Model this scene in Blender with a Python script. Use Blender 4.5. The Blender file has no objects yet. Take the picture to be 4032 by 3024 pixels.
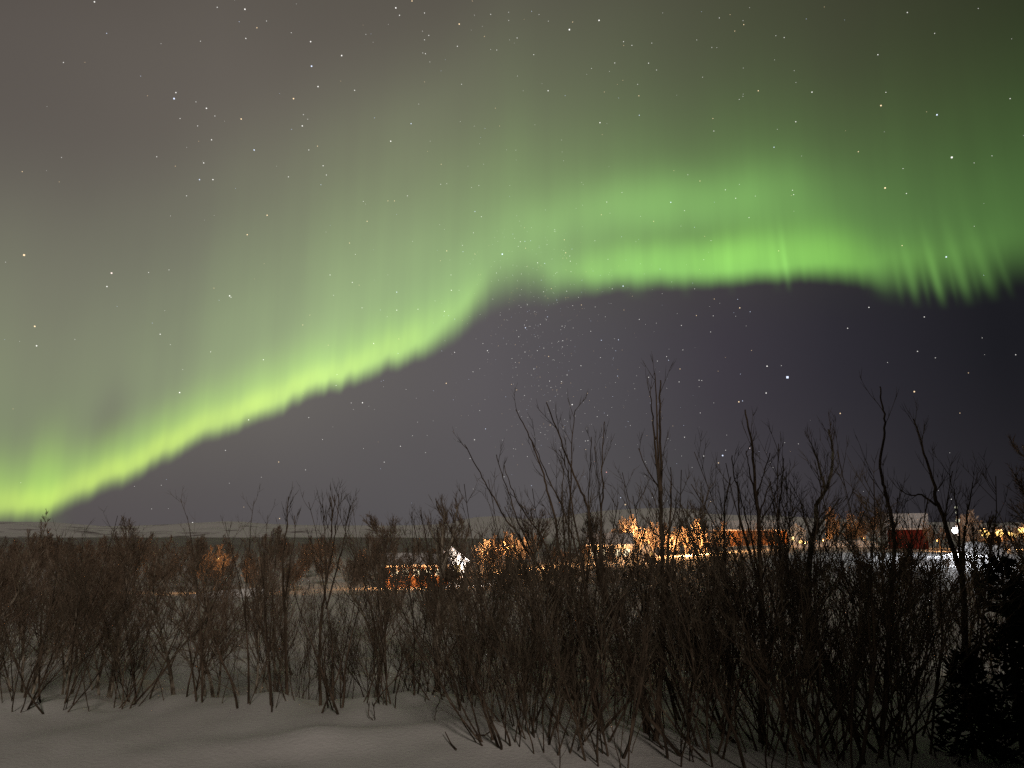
import bpy, math, random
from mathutils import Vector, noise

# ------------------------------------------------------------------ camera, sky, moon, exposure
scene = bpy.context.scene
COL = scene.collection
R = math.radians
FPX = 2016 / math.tan(R(34.5))            # focal length in pixels of the 4032 px wide photograph
PITCH = R(11.77)
CP, SP = math.cos(PITCH), math.sin(PITCH)

cam = bpy.data.cameras.new("camera")
cam.angle = R(69); cam.clip_start = 0.1; cam.clip_end = 400000
cam_o = bpy.data.objects.new("camera", cam); COL.objects.link(cam_o)
cam_o.location = (0, 0, 0); cam_o.rotation_euler = (R(90) + PITCH, 0, 0)
scene.camera = cam_o
scene.view_settings.view_transform = 'Standard'
scene.view_settings.look = 'None'
scene.view_settings.exposure = 0.0
scene.view_settings.gamma = 1.0
scene.cycles.use_denoising = False      # the photograph is a grainy night shot
scene.cycles.max_bounces = 5
scene.cycles.transparent_max_bounces = 16
scene.cycles.sample_clamp_indirect = 4.0

def ray(fx, fy):
    xc, yc = (fx - 2016) / FPX, (1512 - fy) / FPX
    return Vector((xc, CP - yc * SP, SP + yc * CP))
def at(fx, fy, Y):
    d = ray(fx, fy); return d * (Y / d.y)
def azel(fx, fy):
    d = ray(fx, fy).normalized()
    return math.degrees(math.atan2(d.x, d.y)), math.degrees(math.asin(d.z))
def lin(c):
    return tuple(((v / 255) / 12.92 if v <= 10 else (((v / 255) + 0.055) / 1.055) ** 2.4) for v in c)

class NX:
    """A tiny expression writer: arithmetic on NX builds math nodes."""
    def __init__(s, nt, sock): s.nt, s.k = nt, sock
    def op(s, o, b=None, c=None, clamp=False):
        n = s.nt.nodes.new('ShaderNodeMath'); n.operation = o; n.use_clamp = clamp
        for i, v in enumerate((s, b, c)):
            if v is None: continue
            if isinstance(v, NX): s.nt.links.new(v.k, n.inputs[i])
            else: n.inputs[i].default_value = v
        return NX(s.nt, n.outputs[0])
    def __add__(s, b): return s.op('ADD', b)
    def __sub__(s, b): return s.op('SUBTRACT', b)
    def __mul__(s, b): return s.op('MULTIPLY', b)
    def __truediv__(s, b): return s.op('DIVIDE', b)
    __radd__ = __add__; __rmul__ = __mul__
    def neg(s): return s.op('MULTIPLY', -1.0)
    def gauss(s, m, w):
        t = (s - m) / w
        return (math.e ** 1) and NX._exp((t * t).neg())
    def _exp(s):
        n = s.nt.nodes.new('ShaderNodeMath'); n.operation = 'EXPONENT'
        s.nt.links.new(s.k, n.inputs[0]); return NX(s.nt, n.outputs[0])
    def smooth(s, a, b):
        n = s.nt.nodes.new('ShaderNodeMapRange'); n.interpolation_type = 'SMOOTHSTEP'
        s.nt.links.new(s.k, n.inputs[0])
        for i, v in ((1, a), (2, b)):
            if isinstance(v, NX): s.nt.links.new(v.k, n.inputs[i])
            else: n.inputs[i].default_value = v
        return NX(s.nt, n.outputs[0])
    def ramp(s, pts, lo, hi, color=False):
        n = s.nt.nodes.new('ShaderNodeValToRGB'); r = n.color_ramp; r.interpolation = 'EASE' if not color else 'LINEAR'
        t = (s - lo) / (hi - lo); s.nt.links.new(t.k, n.inputs[0])
        while len(r.elements) < len(pts): r.elements.new(0.5)
        for e, (x, c) in zip(r.elements, pts): e.position = min(1, max(0, (x - lo) / (hi - lo)))
        for e, (x, c) in zip(r.elements, pts):
            e.color = (*c, 1) if color else (c, c, c, 1)
        return NX(s.nt, n.outputs[0])

def noise_node(nt, vec, scale, detail=2.0, rough=0.5):
    n = nt.nodes.new('ShaderNodeTexNoise'); n.inputs['Scale'].default_value = scale
    n.inputs['Detail'].default_value = detail; n.inputs['Roughness'].default_value = rough
    nt.links.new(vec, n.inputs['Vector']); return NX(nt, n.outputs[0])
def combine(nt, x, y, z=0.0):
    n = nt.nodes.new('ShaderNodeCombineXYZ')
    for i, v in enumerate((x, y, z)):
        if isinstance(v, NX): nt.links.new(v.k, n.inputs[i])
        else: n.inputs[i].default_value = v
    return n.outputs[0]
def mixc(nt, f, a, b):
    n = nt.nodes.new('ShaderNodeMix'); n.data_type = 'RGBA'
    for k, v in ((0, f), (6, a), (7, b)):
        if isinstance(v, NX): nt.links.new(v.k, n.inputs[k])
        elif isinstance(v, (int, float)): n.inputs[k].default_value = v
        else: n.inputs[k].default_value = (*v, 1)
    return NX(nt, n.outputs[2])
def scalec(nt, col, f):
    n = nt.nodes.new('ShaderNodeVectorMath'); n.operation = 'SCALE'
    if isinstance(col, NX): nt.links.new(col.k, n.inputs[0])
    else: n.inputs[0].default_value = col
    if isinstance(f, NX): nt.links.new(f.k, n.inputs['Scale'])
    else: n.inputs['Scale'].default_value = f
    return NX(nt, n.outputs[0])
def addc(nt, a, b):
    n = nt.nodes.new('ShaderNodeVectorMath'); n.operation = 'ADD'
    nt.links.new(a.k, n.inputs[0]); nt.links.new(b.k, n.inputs[1]); return NX(nt, n.outputs[0])

# night sky: colour by direction (azimuth and elevation in degrees)
world = bpy.data.worlds.new("World"); scene.world = world; world.use_nodes = True
nt = world.node_tree
bg = nt.nodes['Background']
tc = nt.nodes.new('ShaderNodeTexCoord')
sx = nt.nodes.new('ShaderNodeSeparateXYZ'); nt.links.new(tc.outputs['Generated'], sx.inputs[0])
X, Y, Z = (NX(nt, sx.outputs[i]) for i in range(3))
AZ = X.op('ARCTAN2', Y) * 57.29578
EL = Z.op('ARCSINE') * 57.29578
def skyramp(cols):
    return AZ.ramp([(a, lin(c)) for a, c in cols], -60, 60, color=True)
low = skyramp([(-60, (87, 83, 83)), (-30, (84, 79, 80)), (-8, (86, 83, 85)), (2, (86, 83, 85)), (12, (74, 72, 74)), (20, (63, 60, 64)), (28, (47, 45, 49)), (35, (38, 36, 40)), (60, (24, 23, 25))])
mid = skyramp([(-60, (110, 105, 97)), (-33, (107, 103, 95)), (-18, (102, 98, 94)), (-2, (92, 88, 91)), (8, (78, 75, 79)), (16, (63, 59, 66)), (24, (46, 44, 51)), (34, (28, 28, 33)), (60, (20, 20, 21))])
high = skyramp([(-60, (82, 75, 70)), (-38, (92, 86, 81)), (-24, (103, 97, 90)), (-8, (102, 97, 88)), (8, (87, 83, 73)), (20, (70, 68, 57)), (32, (55, 54, 43)), (42, (36, 37, 28)), (60, (22, 23, 18))])
top = skyramp([(-60, (62, 57, 54)), (-44, (68, 60, 57)), (-24, (90, 84, 78)), (0, (88, 84, 75)), (18, (70, 68, 57)), (36, (48, 47, 37)), (60, (24, 25, 19))])
c = mixc(nt, EL.smooth(0, 13), low, mid)
c = mixc(nt, EL.smooth(14, 30), c, high)
c = mixc(nt, EL.smooth(29, 42), c, top)
cloudy = noise_node(nt, tc.outputs['Generated'], 3.0, 3.0) - 0.5
c = scalec(nt, c, (cloudy * 0.22 + 1.0) * (Y.smooth(-0.2, 0.45) * 0.75 + 0.25))   # the sky behind is darker
nt.links.new(c.k, bg.inputs['Color']); bg.inputs['Strength'].default_value = 1.0

# the moon, behind the photographer
sun = bpy.data.lights.new("moon", 'SUN'); sun.energy = 0.74; sun.angle = R(6); sun.color = (1.0, 0.86, 0.74)
sun_o = bpy.data.objects.new("moon", sun); COL.objects.link(sun_o)
sun_o.rotation_euler = (R(68), 0, R(14))

# ------------------------------------------------------------------ helpers
def tag(o, label=None, cat=None, group=None, kind=None):
    if label: o['label'] = label
    if cat: o['category'] = cat
    if group: o['group'] = group
    if kind: o['kind'] = kind
    return o
def empty(name, loc, rz=0.0, s=1.0):
    o = bpy.data.objects.new(name, None); COL.objects.link(o)
    o.location = loc; o.rotation_euler = (0, 0, rz); o.scale = (s, s, s); o.empty_display_size = 0.2
    return o
class MB:
    def __init__(s): s.v, s.f, s.uv, s.m = [], [], None, []
    def mesh(s, name, mats, smooth=False):
        me = bpy.data.meshes.new(name); me.from_pydata(s.v, [], s.f); me.update()
        for m in (mats if isinstance(mats, (list, tuple)) else [mats]): me.materials.append(m)
        if smooth: me.polygons.foreach_set('use_smooth', [True] * len(me.polygons))
        return me
    def build(s, name, mats, parent=None, smooth=False):
        o = bpy.data.objects.new(name, s.mesh(name, mats, smooth)); COL.objects.link(o)
        if parent is not None: o.parent = parent
        return o
    def tube(s, pts, rad, k=4, cap=False):
        n0 = len(s.v); ref = Vector((0.31, 0.87, 0.11)); n = len(pts)
        for i, p in enumerate(pts):
            d = (pts[min(i + 1, n - 1)] - pts[max(i - 1, 0)])
            if d.length < 1e-9: d = Vector((0, 0, 1))
            d.normalize()
            a = d.cross(ref)
            if a.length < 1e-3: a = d.cross(Vector((1, 0, 0)))
            a.normalize(); b = d.cross(a)
            for j in range(k):
                t = 2 * math.pi * j / k
                s.v.append(p + (a * math.cos(t) + b * math.sin(t)) * rad[i])
        for i in range(n - 1):
            for j in range(k):
                s.f.append((n0 + i * k + j, n0 + i * k + (j + 1) % k, n0 + (i + 1) * k + (j + 1) % k, n0 + (i + 1) * k + j))
        if cap:
            s.f.append(tuple(n0 + j for j in range(k))[::-1]); s.f.append(tuple(n0 + (n - 1) * k + j for j in range(k)))
        return s
    def box(s, x0, x1, y0, y1, z0, z1):
        n = len(s.v)
        s.v += [Vector(p) for p in ((x0, y0, z0), (x1, y0, z0), (x1, y1, z0), (x0, y1, z0), (x0, y0, z1), (x1, y0, z1), (x1, y1, z1), (x0, y1, z1))]
        s.f += [tuple(n + i for i in q) for q in ((0, 3, 2, 1), (4, 5, 6, 7), (0, 1, 5, 4), (1, 2, 6, 5), (2, 3, 7, 6), (3, 0, 4, 7))]
        return s
    def prism(s, poly, y0, y1):           # polygon in x,z swept along y
        n, k = len(s.v), len(poly)
        s.v += [Vector((x, y0, z)) for x, z in poly] + [Vector((x, y1, z)) for x, z in poly]
        s.f.append(tuple(range(n, n + k))); s.f.append(tuple(range(n + 2 * k - 1, n + k - 1, -1)))
        for i in range(k):
            j = (i + 1) % k; s.f.append((n + j, n + i, n + k + i, n + k + j))
        return s
    def ball(s, c, r, u=10, w=7, sz=1.0):
        n = len(s.v); c = Vector(c)
        for i in range(w + 1):
            th = math.pi * i / w
            for j in range(u):
                ph = 2 * math.pi * j / u
                s.v.append(c + Vector((r * math.sin(th) * math.cos(ph), r * math.sin(th) * math.sin(ph), r * sz * math.cos(th))))
        for i in range(w):
            for j in range(u):
                s.f.append((n + i * u + j, n + (i + 1) * u + j, n + (i + 1) * u + (j + 1) % u, n + i * u + (j + 1) % u))
        return s

# ------------------------------------------------------------------ materials
def newmat(name):
    m = bpy.data.materials.new(name); m.use_nodes = True
    return m, m.node_tree, m.node_tree.nodes['Principled BSDF']
def bark(name, c0, c1, scale, stretch=0.15, rough=0.9):
    m, nt, b = newmat(name)
    tc = nt.nodes.new('ShaderNodeTexCoord')
    mp = nt.nodes.new('ShaderNodeMapping'); mp.inputs['Scale'].default_value = (1, 1, stretch)
    nt.links.new(tc.outputs['Object'], mp.inputs['Vector'])
    f = noise_node(nt, mp.outputs[0], scale, 4.0).smooth(0.38, 0.64)
    nt.links.new(mixc(nt, f, c0, c1).k, b.inputs['Base Color'])
    b.inputs['Roughness'].default_value = rough; b.inputs['Specular IOR Level'].default_value = 0.2
    return m
def plain(name, col, var=0.25, scale=3.0, rough=0.8, spec=0.25, stretch=(1, 1, 1)):
    m, nt, b = newmat(name)
    tc = nt.nodes.new('ShaderNodeTexCoord')
    mp = nt.nodes.new('ShaderNodeMapping'); mp.inputs['Scale'].default_value = stretch
    nt.links.new(tc.outputs['Object'], mp.inputs['Vector'])
    f = noise_node(nt, mp.outputs[0], scale, 5.0)
    nt.links.new(mixc(nt, f, tuple(v * (1 - var) for v in col), tuple(min(1, v * (1 + var)) for v in col)).k, b.inputs['Base Color'])
    b.inputs['Roughness'].default_value = rough; b.inputs['Specular IOR Level'].default_value = spec
    return m
def glow(name, col, strength):
    m = bpy.data.materials.new(name); m.use_nodes = True; nt = m.node_tree
    nt.nodes.remove(nt.nodes['Principled BSDF'])
    e = nt.nodes.new('ShaderNodeEmission'); e.inputs[0].default_value = (*col, 1); e.inputs[1].default_value = strength
    nt.links.new(e.outputs[0], nt.nodes['Material Output'].inputs[0])
    m.cycles.emission_sampling = 'NONE'
    return m

M = {}
M['willow'] = bark('willow bark', (0.050, 0.036, 0.025), (0.15, 0.11, 0.08), 14)
M['twig'] = bark('willow twigs', (0.058, 0.046, 0.033), (0.165, 0.132, 0.096), 9)
M['birch'] = bark('birch bark', (0.10, 0.08, 0.06), (0.42, 0.37, 0.30), 7, 0.6)
M['birchtwig'] = bark('birch twigs', (0.11, 0.08, 0.057), (0.26, 0.195, 0.145), 9)
M['frost'] = bark('frosted twigs', (0.30, 0.24, 0.19), (0.62, 0.55, 0.48), 1.2, 1.0)
M['spruce'] = bark('spruce needles', (0.006, 0.009, 0.006), (0.020, 0.030, 0.018), 9, 1.0)
M['brownwood'] = plain('brown boards', (0.26, 0.12, 0.05), 0.35, 2.0, stretch=(6, 6, 0.4))
M['redwood'] = plain('red boards', (0.15, 0.016, 0.010), 0.35, 2.0, stretch=(6, 6, 0.4))
M['whitewood'] = plain('white boards', (0.78, 0.76, 0.72), 0.12, 2.0, stretch=(6, 6, 0.4))
M['darkwood'] = plain('dark boards', (0.05, 0.035, 0.025), 0.3, 2.0, stretch=(6, 6, 0.4))
M['roofsnow'] = plain('roof snow', (0.78, 0.78, 0.80), 0.06, 1.5)
M['metal'] = plain('galvanised steel', (0.30, 0.30, 0.31), 0.15, 6.0, 0.5, 0.5)
M['asphalt'] = plain('ploughed road', (0.45, 0.43, 0.42), 0.25, 0.6)
M['sodium'] = glow('sodium lamp', (1.0, 0.60, 0.17), 5.0)
M['white lamp'] = glow('white flood lamp', (0.93, 0.94, 1.0), 14.0)
M['dim lamp'] = glow('small mast lamp', (0.85, 0.85, 0.62), 1.0)
M['warm window'] = glow('lit window', (1.0, 0.66, 0.26), 3.2)
M['pale window'] = glow('bright lit window', (1.0, 0.80, 0.50), 5.0)

# snow
def snow_material():
    m, nt, b = newmat('snow')
    g = nt.nodes.new('ShaderNodeNewGeometry')
    n1 = noise_node(nt, g.outputs['Position'], 0.55, 5.0)
    n2 = noise_node(nt, g.outputs['Position'], 26.0, 3.0, 0.6)
    nt.links.new(mixc(nt, n1.smooth(0.35, 0.7), (0.72, 0.71, 0.71), (0.86, 0.86, 0.86)).k, b.inputs['Base Color'])
    sp = nt.nodes.new('ShaderNodeSeparateXYZ'); nt.links.new(g.outputs['Position'], sp.inputs[0])
    scrub = (noise_node(nt, g.outputs['Position'], 0.02, 4.0, 0.6) * 0.5 + 0.55).op('MINIMUM', 0.95) * NX(nt, sp.outputs[1]).smooth(120, 260) * NX(nt, sp.outputs[0]).smooth(30, 5)
    nt.links.new(mixc(nt, scrub, NX(nt, b.inputs['Base Color'].links[0].from_socket), (0.17, 0.14, 0.13)).k, b.inputs['Base Color'])   # brush on the far valley floor
    bp = nt.nodes.new('ShaderNodeBump'); bp.inputs['Strength'].default_value = 0.25; bp.inputs['Distance'].default_value = 0.03
    nt.links.new(n2.k, bp.inputs['Height']); nt.links.new(bp.outputs[0], b.inputs['Normal'])
    b.inputs['Roughness'].default_value = 0.85; b.inputs['Specular IOR Level'].default_value = 0.15
    return m
M['snow'] = snow_material()
def hill_material(name, thr, dark, a, bz, kz, z0):
    m, nt, b = newmat(name)
    g = nt.nodes.new('ShaderNodeNewGeometry')
    s = nt.nodes.new('ShaderNodeSeparateXYZ'); nt.links.new(g.outputs['Position'], s.inputs[0])
    x, y, z = (NX(nt, s.outputs[i]) for i in range(3))
    belt = noise_node(nt, combine(nt, x * a, z * bz, y * a), 1.0, 6.0, 0.62)
    fine = noise_node(nt, g.outputs['Position'], 0.03, 5.0, 0.65)
    f = (belt + fine * 0.35 + (z.neg() + z0).op('MAXIMUM', 0.0) * kz).smooth(thr, thr + 0.13)   # scrub thickens downhill
    nt.links.new(mixc(nt, f, (0.84, 0.82, 0.84), dark).k, b.inputs['Base Color'])
    b.inputs['Roughness'].default_value = 0.9; b.inputs['Specular IOR Level'].default_value = 0.1
    return m
M['farhill'] = hill_material('far fell snow and scrub', 0.72, (0.30, 0.26, 0.275), 0.0065, 0.055, 0.0032, 26)
M['nearhill'] = hill_material('near hill snow and scrub', 0.90, (0.24, 0.21, 0.16), 0.006, 0.10, 0.010, 9)

# ------------------------------------------------------------------ ground
NEAR = [(-60, -1.2), (0, -1.62), (5, -1.66), (7.7, -1.60), (8.5, -1.66), (10, -2.20), (12.5, -2.45), (28, -2.85), (45, -3.25)]
# beyond the slope the valley floor is lower on the left and steps up to the right
PROFILES = [(1750, NEAR + [(60, -4.5), (92, -5.6), (125, -5.6), (170, -5.0), (280, -3.5), (480, -1.0), (900, 2.0), (7000, 3.0)]),
            (2400, NEAR + [(60, -4.4), (92, -4.8), (120, -3.7), (150, -3.3), (190, -2.7), (280, -1.6), (480, -0.2), (900, 2.0), (7000, 3.0)]),
            (3150, NEAR + [(60, -3.9), (84, -2.75), (96, -1.7), (120, -1.6), (150, -1.6), (190, -1.5), (280, -0.6), (480, 0.2), (900, 2.0), (7000, 3.0)])]
def prof1(P, d):
    if d <= P[0][0]: return P[0][1]
    for (a, za), (b, zb) in zip(P, P[1:]):
        if d <= b:
            t = (d - a) / (b - a); t = t * t * (3 - 2 * t) * 0.7 + t * 0.3
            return za + (zb - za) * t
    return P[-1][1]
def prof(d, fx=2016):
    if d < 46 or fx <= PROFILES[0][0]: return prof1(PROFILES[0][1], d)
    for (fa, pa), (fb, pb) in zip(PROFILES, PROFILES[1:]):
        if fx <= fb:
            t = (fx - fa) / (fb - fa); t = t * t * (3 - 2 * t); return prof1(pa, d) * (1 - t) + prof1(pb, d) * t
    return prof1(PROFILES[-1][1], d)
def nz(x, y, s, k=0.0): return noise.noise(Vector((x / s + k, y / s - k, k)))
def G(x, y):
    far = min(1.0, max(0.0, (y - 20) / 120))
    near = 1 - min(1.0, max(0.0, (y - 12) / 30))
    side = max(0.0, min(1.0, (x - 0.5) / 3))           # right of the middle the bank keeps its height a little longer
    d = y - 0.75 * nz(x, 0, 2.6, 3.1) - 0.9 * side * near - 0.28 * nz(x, 0, 0.8, 9.1) * near
    z = prof(d, 2016 + FPX * x / y if y > 1 else 2016)
    z += near * (0.075 * nz(x, y, 1.3, 1.7) + (0.022 + 0.05 * min(1, max(0, (y - 7.2) / .8))) * nz(x, y, 0.42, 5.3) + 0.014 * nz(x, y, 0.2, 2.3)) + (0.15 + 0.35 * far) * nz(x, y, 9 + 40 * far, 7.7) * min(1, max(0, (y - 9) / 8))
    # wind drift: a soft rounded ridge running away to the right across the open snow
    t = (y - (6.55 + 0.30 * (x + 1.6))); z += 0.12 * math.exp(-(t / 0.30) ** 2) * max(0, 1 - abs(x + 1.6) / 1.9) if abs(x + 1.6) < 1.9 else 0.0
    z += 0.09 * math.exp(-((x + 2.75) / 0.8) ** 2 - ((y - 8.1) / 0.45) ** 2)
    z += 0.10 * math.exp(-((x - 0.1) / 0.6) ** 2 - ((y - 8.0) / 0.5) ** 2)
    return z
def ground_pt(fx, fy):
    d = ray(fx, fy); d = d / d.y; t = 2.0
    while t < 900:
        if d.z * t < G(d.x * t, t): break
        t += max(0.02, t * 0.003)
    return Vector((d.x * t, t, G(d.x * t, t)))
def radii(r0, r1, f):
    r = [r0]
    while r[-1] < r1: r.append(r[-1] * f + 0.02)
    return r
mb = MB(); rs = radii(2.0, 7000, 1.018); na = 260
angs = [R(-62 + 124 * j / (na - 1)) for j in range(na)]
for r in rs:
    for a in angs:
        x, y = r * math.sin(a), r * math.cos(a); mb.v.append(Vector((x, y, G(x, y))))
for i in range(len(rs) - 1):
    for j in range(na - 1):
        mb.f.append((i * na + j, i * na + j + 1, (i + 1) * na + j + 1, (i + 1) * na + j))
gr = mb.build('snow_ground', M['snow'], smooth=True); tag(gr, kind='structure')
mb = MB()   # the ground behind the photographer, flat snow
n = len(rs)
back = [i for i in range(0, n, 6)]
nb = 60
for i in back:
    for j in range(nb):
        a = R(62 + 236 * j / (nb - 1)); mb.v.append(Vector((rs[i] * math.sin(a), rs[i] * math.cos(a), min(-1.45, G(rs[i] * math.sin(a), rs[i] * math.cos(a))) - 0.01)))
for i in range(len(back) - 1):
    for j in range(nb - 1):
        mb.f.append((i * nb + j, i * nb + j + 1, (i + 1) * nb + j + 1, (i + 1) * nb + j))
tag(mb.build('snow_field', M['snow'], smooth=True), kind='structure')

def interp(pts, x):
    if x <= pts[0][0]: return pts[0][1]
    for (a, za), (b, zb) in zip(pts, pts[1:]):
        if x <= b: return za + (zb - za) * (x - a) / (b - a)
    return pts[-1][1]
def hill(name, sky_f, rc, r0, r1, mat, bump, label):
    sk = [azel(x, y) for x, y in sky_f]
    mb = MB(); na = 420; nr = 46
    a0, a1 = sk[0][0], sk[-1][0]
    for i in range(nr):
        r = r0 + (r1 - r0) * i / (nr - 1)
        for j in range(na):
            a = a0 + (a1 - a0) * j / (na - 1)
            top = math.tan(R(interp(sk, a))) * rc
            t = min(1.0, (r - r0) / (rc - r0)) if r <= rc else max(0.0, 1 - 0.5 * ((r - rc) / (r1 - rc)) ** 2)
            s = t * t * (3 - 2 * t) if r <= rc else t
            x, y = r * math.sin(R(a)), r * math.cos(R(a))
            w = math.sin(math.pi * min(1, max(0, (r - r0) / (rc - r0)))) if r < rc else 0
            z = -8 + (top + 8) * s + bump * w * (noise.noise(Vector((x / 260, y / 260, 1))) + 0.5 * noise.noise(Vector((x / 90, y / 90, 4))))
            z += bump * 0.05 * noise.noise(Vector((x / 60, y / 60, 2)))
            mb.v.append(Vector((x, y, z)))
    for i in range(nr - 1):
        for j in range(na - 1):
            mb.f.append((i * na + j, i * na + j + 1, (i + 1) * na + j + 1, (i + 1) * na + j))
    return tag(mb.build(name, mat, smooth=True), label, kind='structure')
hill('hills', [(-900, 2050), (-300, 2052), (0, 2058), (200, 2060), (420, 2072), (600, 2071), (720, 2064), (860, 2056), (960, 2057), (1060, 2065), (1150, 2070), (1300, 2070), (1500, 2072), (1700, 2068),
               (1850, 2060), (2100, 2056), (2500, 2050), (3000, 2050), (3400, 2052), (3700, 2060), (4032, 2064), (4400, 2060), (5000, 2050)], 3200, 1300, 4600, M['farhill'], 14, 'long low snowy fell with dark scrub belts')
hill('hill', [(1500, 2120), (1700, 2090), (1800, 2052), (1870, 2038), (1960, 2033), (2060, 2044), (2180, 2040), (2300, 2020), (2400, 2010), (2520, 2003), (2650, 2001), (2730, 2008), (2790, 2024), (2900, 2030),
               (3050, 2033), (3150, 2038), (3300, 2052), (3500, 2075), (3700, 2110)], 1050, 560, 1500, M['nearhill'], 3, 'rounded snowy hill rising behind the town lights')

# ------------------------------------------------------------------ aurora: a curtain of light 60 km away
EDGE_F = [(-1500, 2200), (-700, 2150), (-200, 2095), (0, 2068), (120, 2058), (190, 2040), (330, 1972), (480, 1918), (600, 1845), (760, 1765), (910, 1700), (1030, 1662), (1170, 1588), (1310, 1540), (1460, 1494), (1600, 1436),
          (1730, 1388), (1820, 1325), (1890, 1268), (1960, 1225), (2060, 1205), (2150, 1204), (2300, 1170), (2460, 1140), (2730, 1134), (2920, 1120), (3100, 1104), (3280, 1106), (3400, 1130), (3520, 1160), (3700, 1168),
          (3800, 1160), (3900, 1140), (4032, 1125), (4300, 1100), (5200, 1000), (7500, 900)]
edge = [azel(x, y) for x, y in EDGE_F]
def edge_el(a):                       # smoothed lower edge
    return sum(interp(edge, a + k) for k in (-0.5, -0.25, 0, 0.25, 0.5)) / 5
AU0, AU1, HB, HT = -48.0, 48.0, -2.2, 27.0
mb = MB(); uvs = []
na, nh = 400, 46
for j in range(na):
    a = AU0 + (AU1 - AU0) * j / (na - 1); e0 = edge_el(a)
    rad = 60000 + 3500 * math.sin(a * 0.11) + 900 * math.sin(a * 0.6)
    for i in range(nh):
        h = HB + (HT - HB) * i / (nh - 1)
        el = max(-0.5, e0 + h)
        mb.v.append(Vector((rad * math.sin(R(a)), rad * math.cos(R(a)), rad * math.tan(R(el))))); uvs.append((a, h))
for j in range(na - 1):
    for i in range(nh - 1):
        mb.f.append((j * nh + i, (j + 1) * nh + i, (j + 1) * nh + i + 1, j * nh + i + 1))
am = bpy.data.materials.new('aurora light'); am.use_nodes = True; nt = am.node_tree
nt.nodes.remove(nt.nodes['Principled BSDF'])
uvn = nt.nodes.new('ShaderNodeUVMap'); uvn.uv_map = 'curtain'
s = nt.nodes.new('ShaderNodeSeparateXYZ'); nt.links.new(uvn.outputs[0], s.inputs[0])
A, H0 = NX(nt, s.outputs[0]), NX(nt, s.outputs[1])
def aramp(pts): return A.ramp(pts, -48, 48)
def noi(xa, yh, scale, detail=2.0, seed=0.0): return noise_node(nt, combine(nt, xa, yh, seed), scale, detail) - 0.5
# folds: the lower edge flutters, more so on the right where single rays hang down
flut = aramp([(-48, .6), (-30, .7), (-20, .9), (-12, .9), (-2, .6), (8, .35), (20, .35), (27, .5), (48, .6)])
H = H0 + noi(A, H0 * 0.05, 0.55, 1.0) * flut * 1.3 + noi(A, H0 * 0.05, 1.7, 1.0, 4.0) * flut * 0.55
wid = aramp([(-48, 1.2 / 6.5), (-20, 1.1 / 6.5), (-8, 1.4 / 6.5), (-4, 2.8 / 6.5), (-1, 4.6 / 6.5), (1.5, 4.6 / 6.5), (4, 2.6 / 6.5), (8, 1.6 / 6.5), (20, 1.2 / 6.5), (26, 1.6 / 6.5), (29, 3.0 / 6.5), (36, 3.6 / 6.5), (48, 4.0 / 6.5)]) * 6.5
E = H.smooth(-0.35, wid)
rays = noi(A, H0 * 0.03, 0.5, 2.0, 1.0) * 0.40 + noi(A, H0 * 0.03, 1.9, 2.0, 2.0) * 0.26 + 1.0
slow = noi(A * 0.12, H0 * 0.10, 1.0, 2.0, 6.0) * 0.5 + noi(A * 0.45, H0 * 0.04, 1.0, 1.0, 8.0) * 0.30 + 1.0
hp = H.op('MAXIMUM', 0.0)
rim_a = aramp([(-48, .34), (-36, .38), (-31, .40), (-26, .42), (-18, .38), (-12, .31), (-8, .22), (-4, .12), (-1, .03), (3, .03), (7, .12), (12, .20), (18, .25), (24, .20), (28, .08), (35, .02), (48, 0)])
patch = noi(A * 0.30, H0 * 0.12, 1.0, 2.0, 11.0) * 1.1 + 1.0
core = E * hp.gauss(aramp([(-48, .40), (-30, .42), (-16, .46), (-4, .6), (10, .60), (48, .6)]) * 3.0, aramp([(-48, .40), (-30, .40), (-14, .40), (-4, .7), (8, .8), (48, .9)]) * 2.4) * rim_a * rays * patch * 0.52
rim = E * hp.gauss(1.9, aramp([(-48, .72), (-30, .74), (-16, .80), (-6, .84), (8, .7), (48, .8)]) * 2.8) * rim_a * (rays * 0.5 + 0.5) * (patch * 0.4 + 0.6) * 0.58
dif_a = aramp([(-48, .11), (-36, .125), (-31, .12), (-26, .15), (-20, .24), (-13, .34), (-6, .36), (0, .34), (6, .31), (12, .31), (20, .33), (24, .26), (28, .20), (33, .16), (40, .12), (48, .04)])
sig = aramp([(-48, 13 / 16), (-10, 12.5 / 16), (0, 10.5 / 16), (8, 9.4 / 16), (16, 8.6 / 16), (25, 8.4 / 16), (31, 10 / 16), (48, 11 / 16)]) * 16.0
t = hp / sig
dif = E * (t * t).neg()._exp() * dif_a * (rays * 0.4 + 0.6) * slow
wide = E * hp.gauss(4.0, 17.0) * aramp([(-48, .04), (-30, .045), (-10, .06), (6, .045), (20, .030), (30, .020), (38, .012), (48, .006)])
band = hp.gauss(6.4, 1.9) * A.gauss(13.0, 10.0) * 0.18 * slow - hp.gauss(3.7, 1.0) * A.gauss(14.0, 7.5) * 0.09
ray_l = A.gauss(-32.0, 1.1) * hp.gauss(3.2, 2.6) * 0.17 + A.gauss(-34.6, .7) * hp.gauss(3.0, 2.4) * 0.06
dark_l = A.gauss(-28.6, 1.3) * hp.gauss(5.0, 2.4) * 0.55
fing = None
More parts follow.
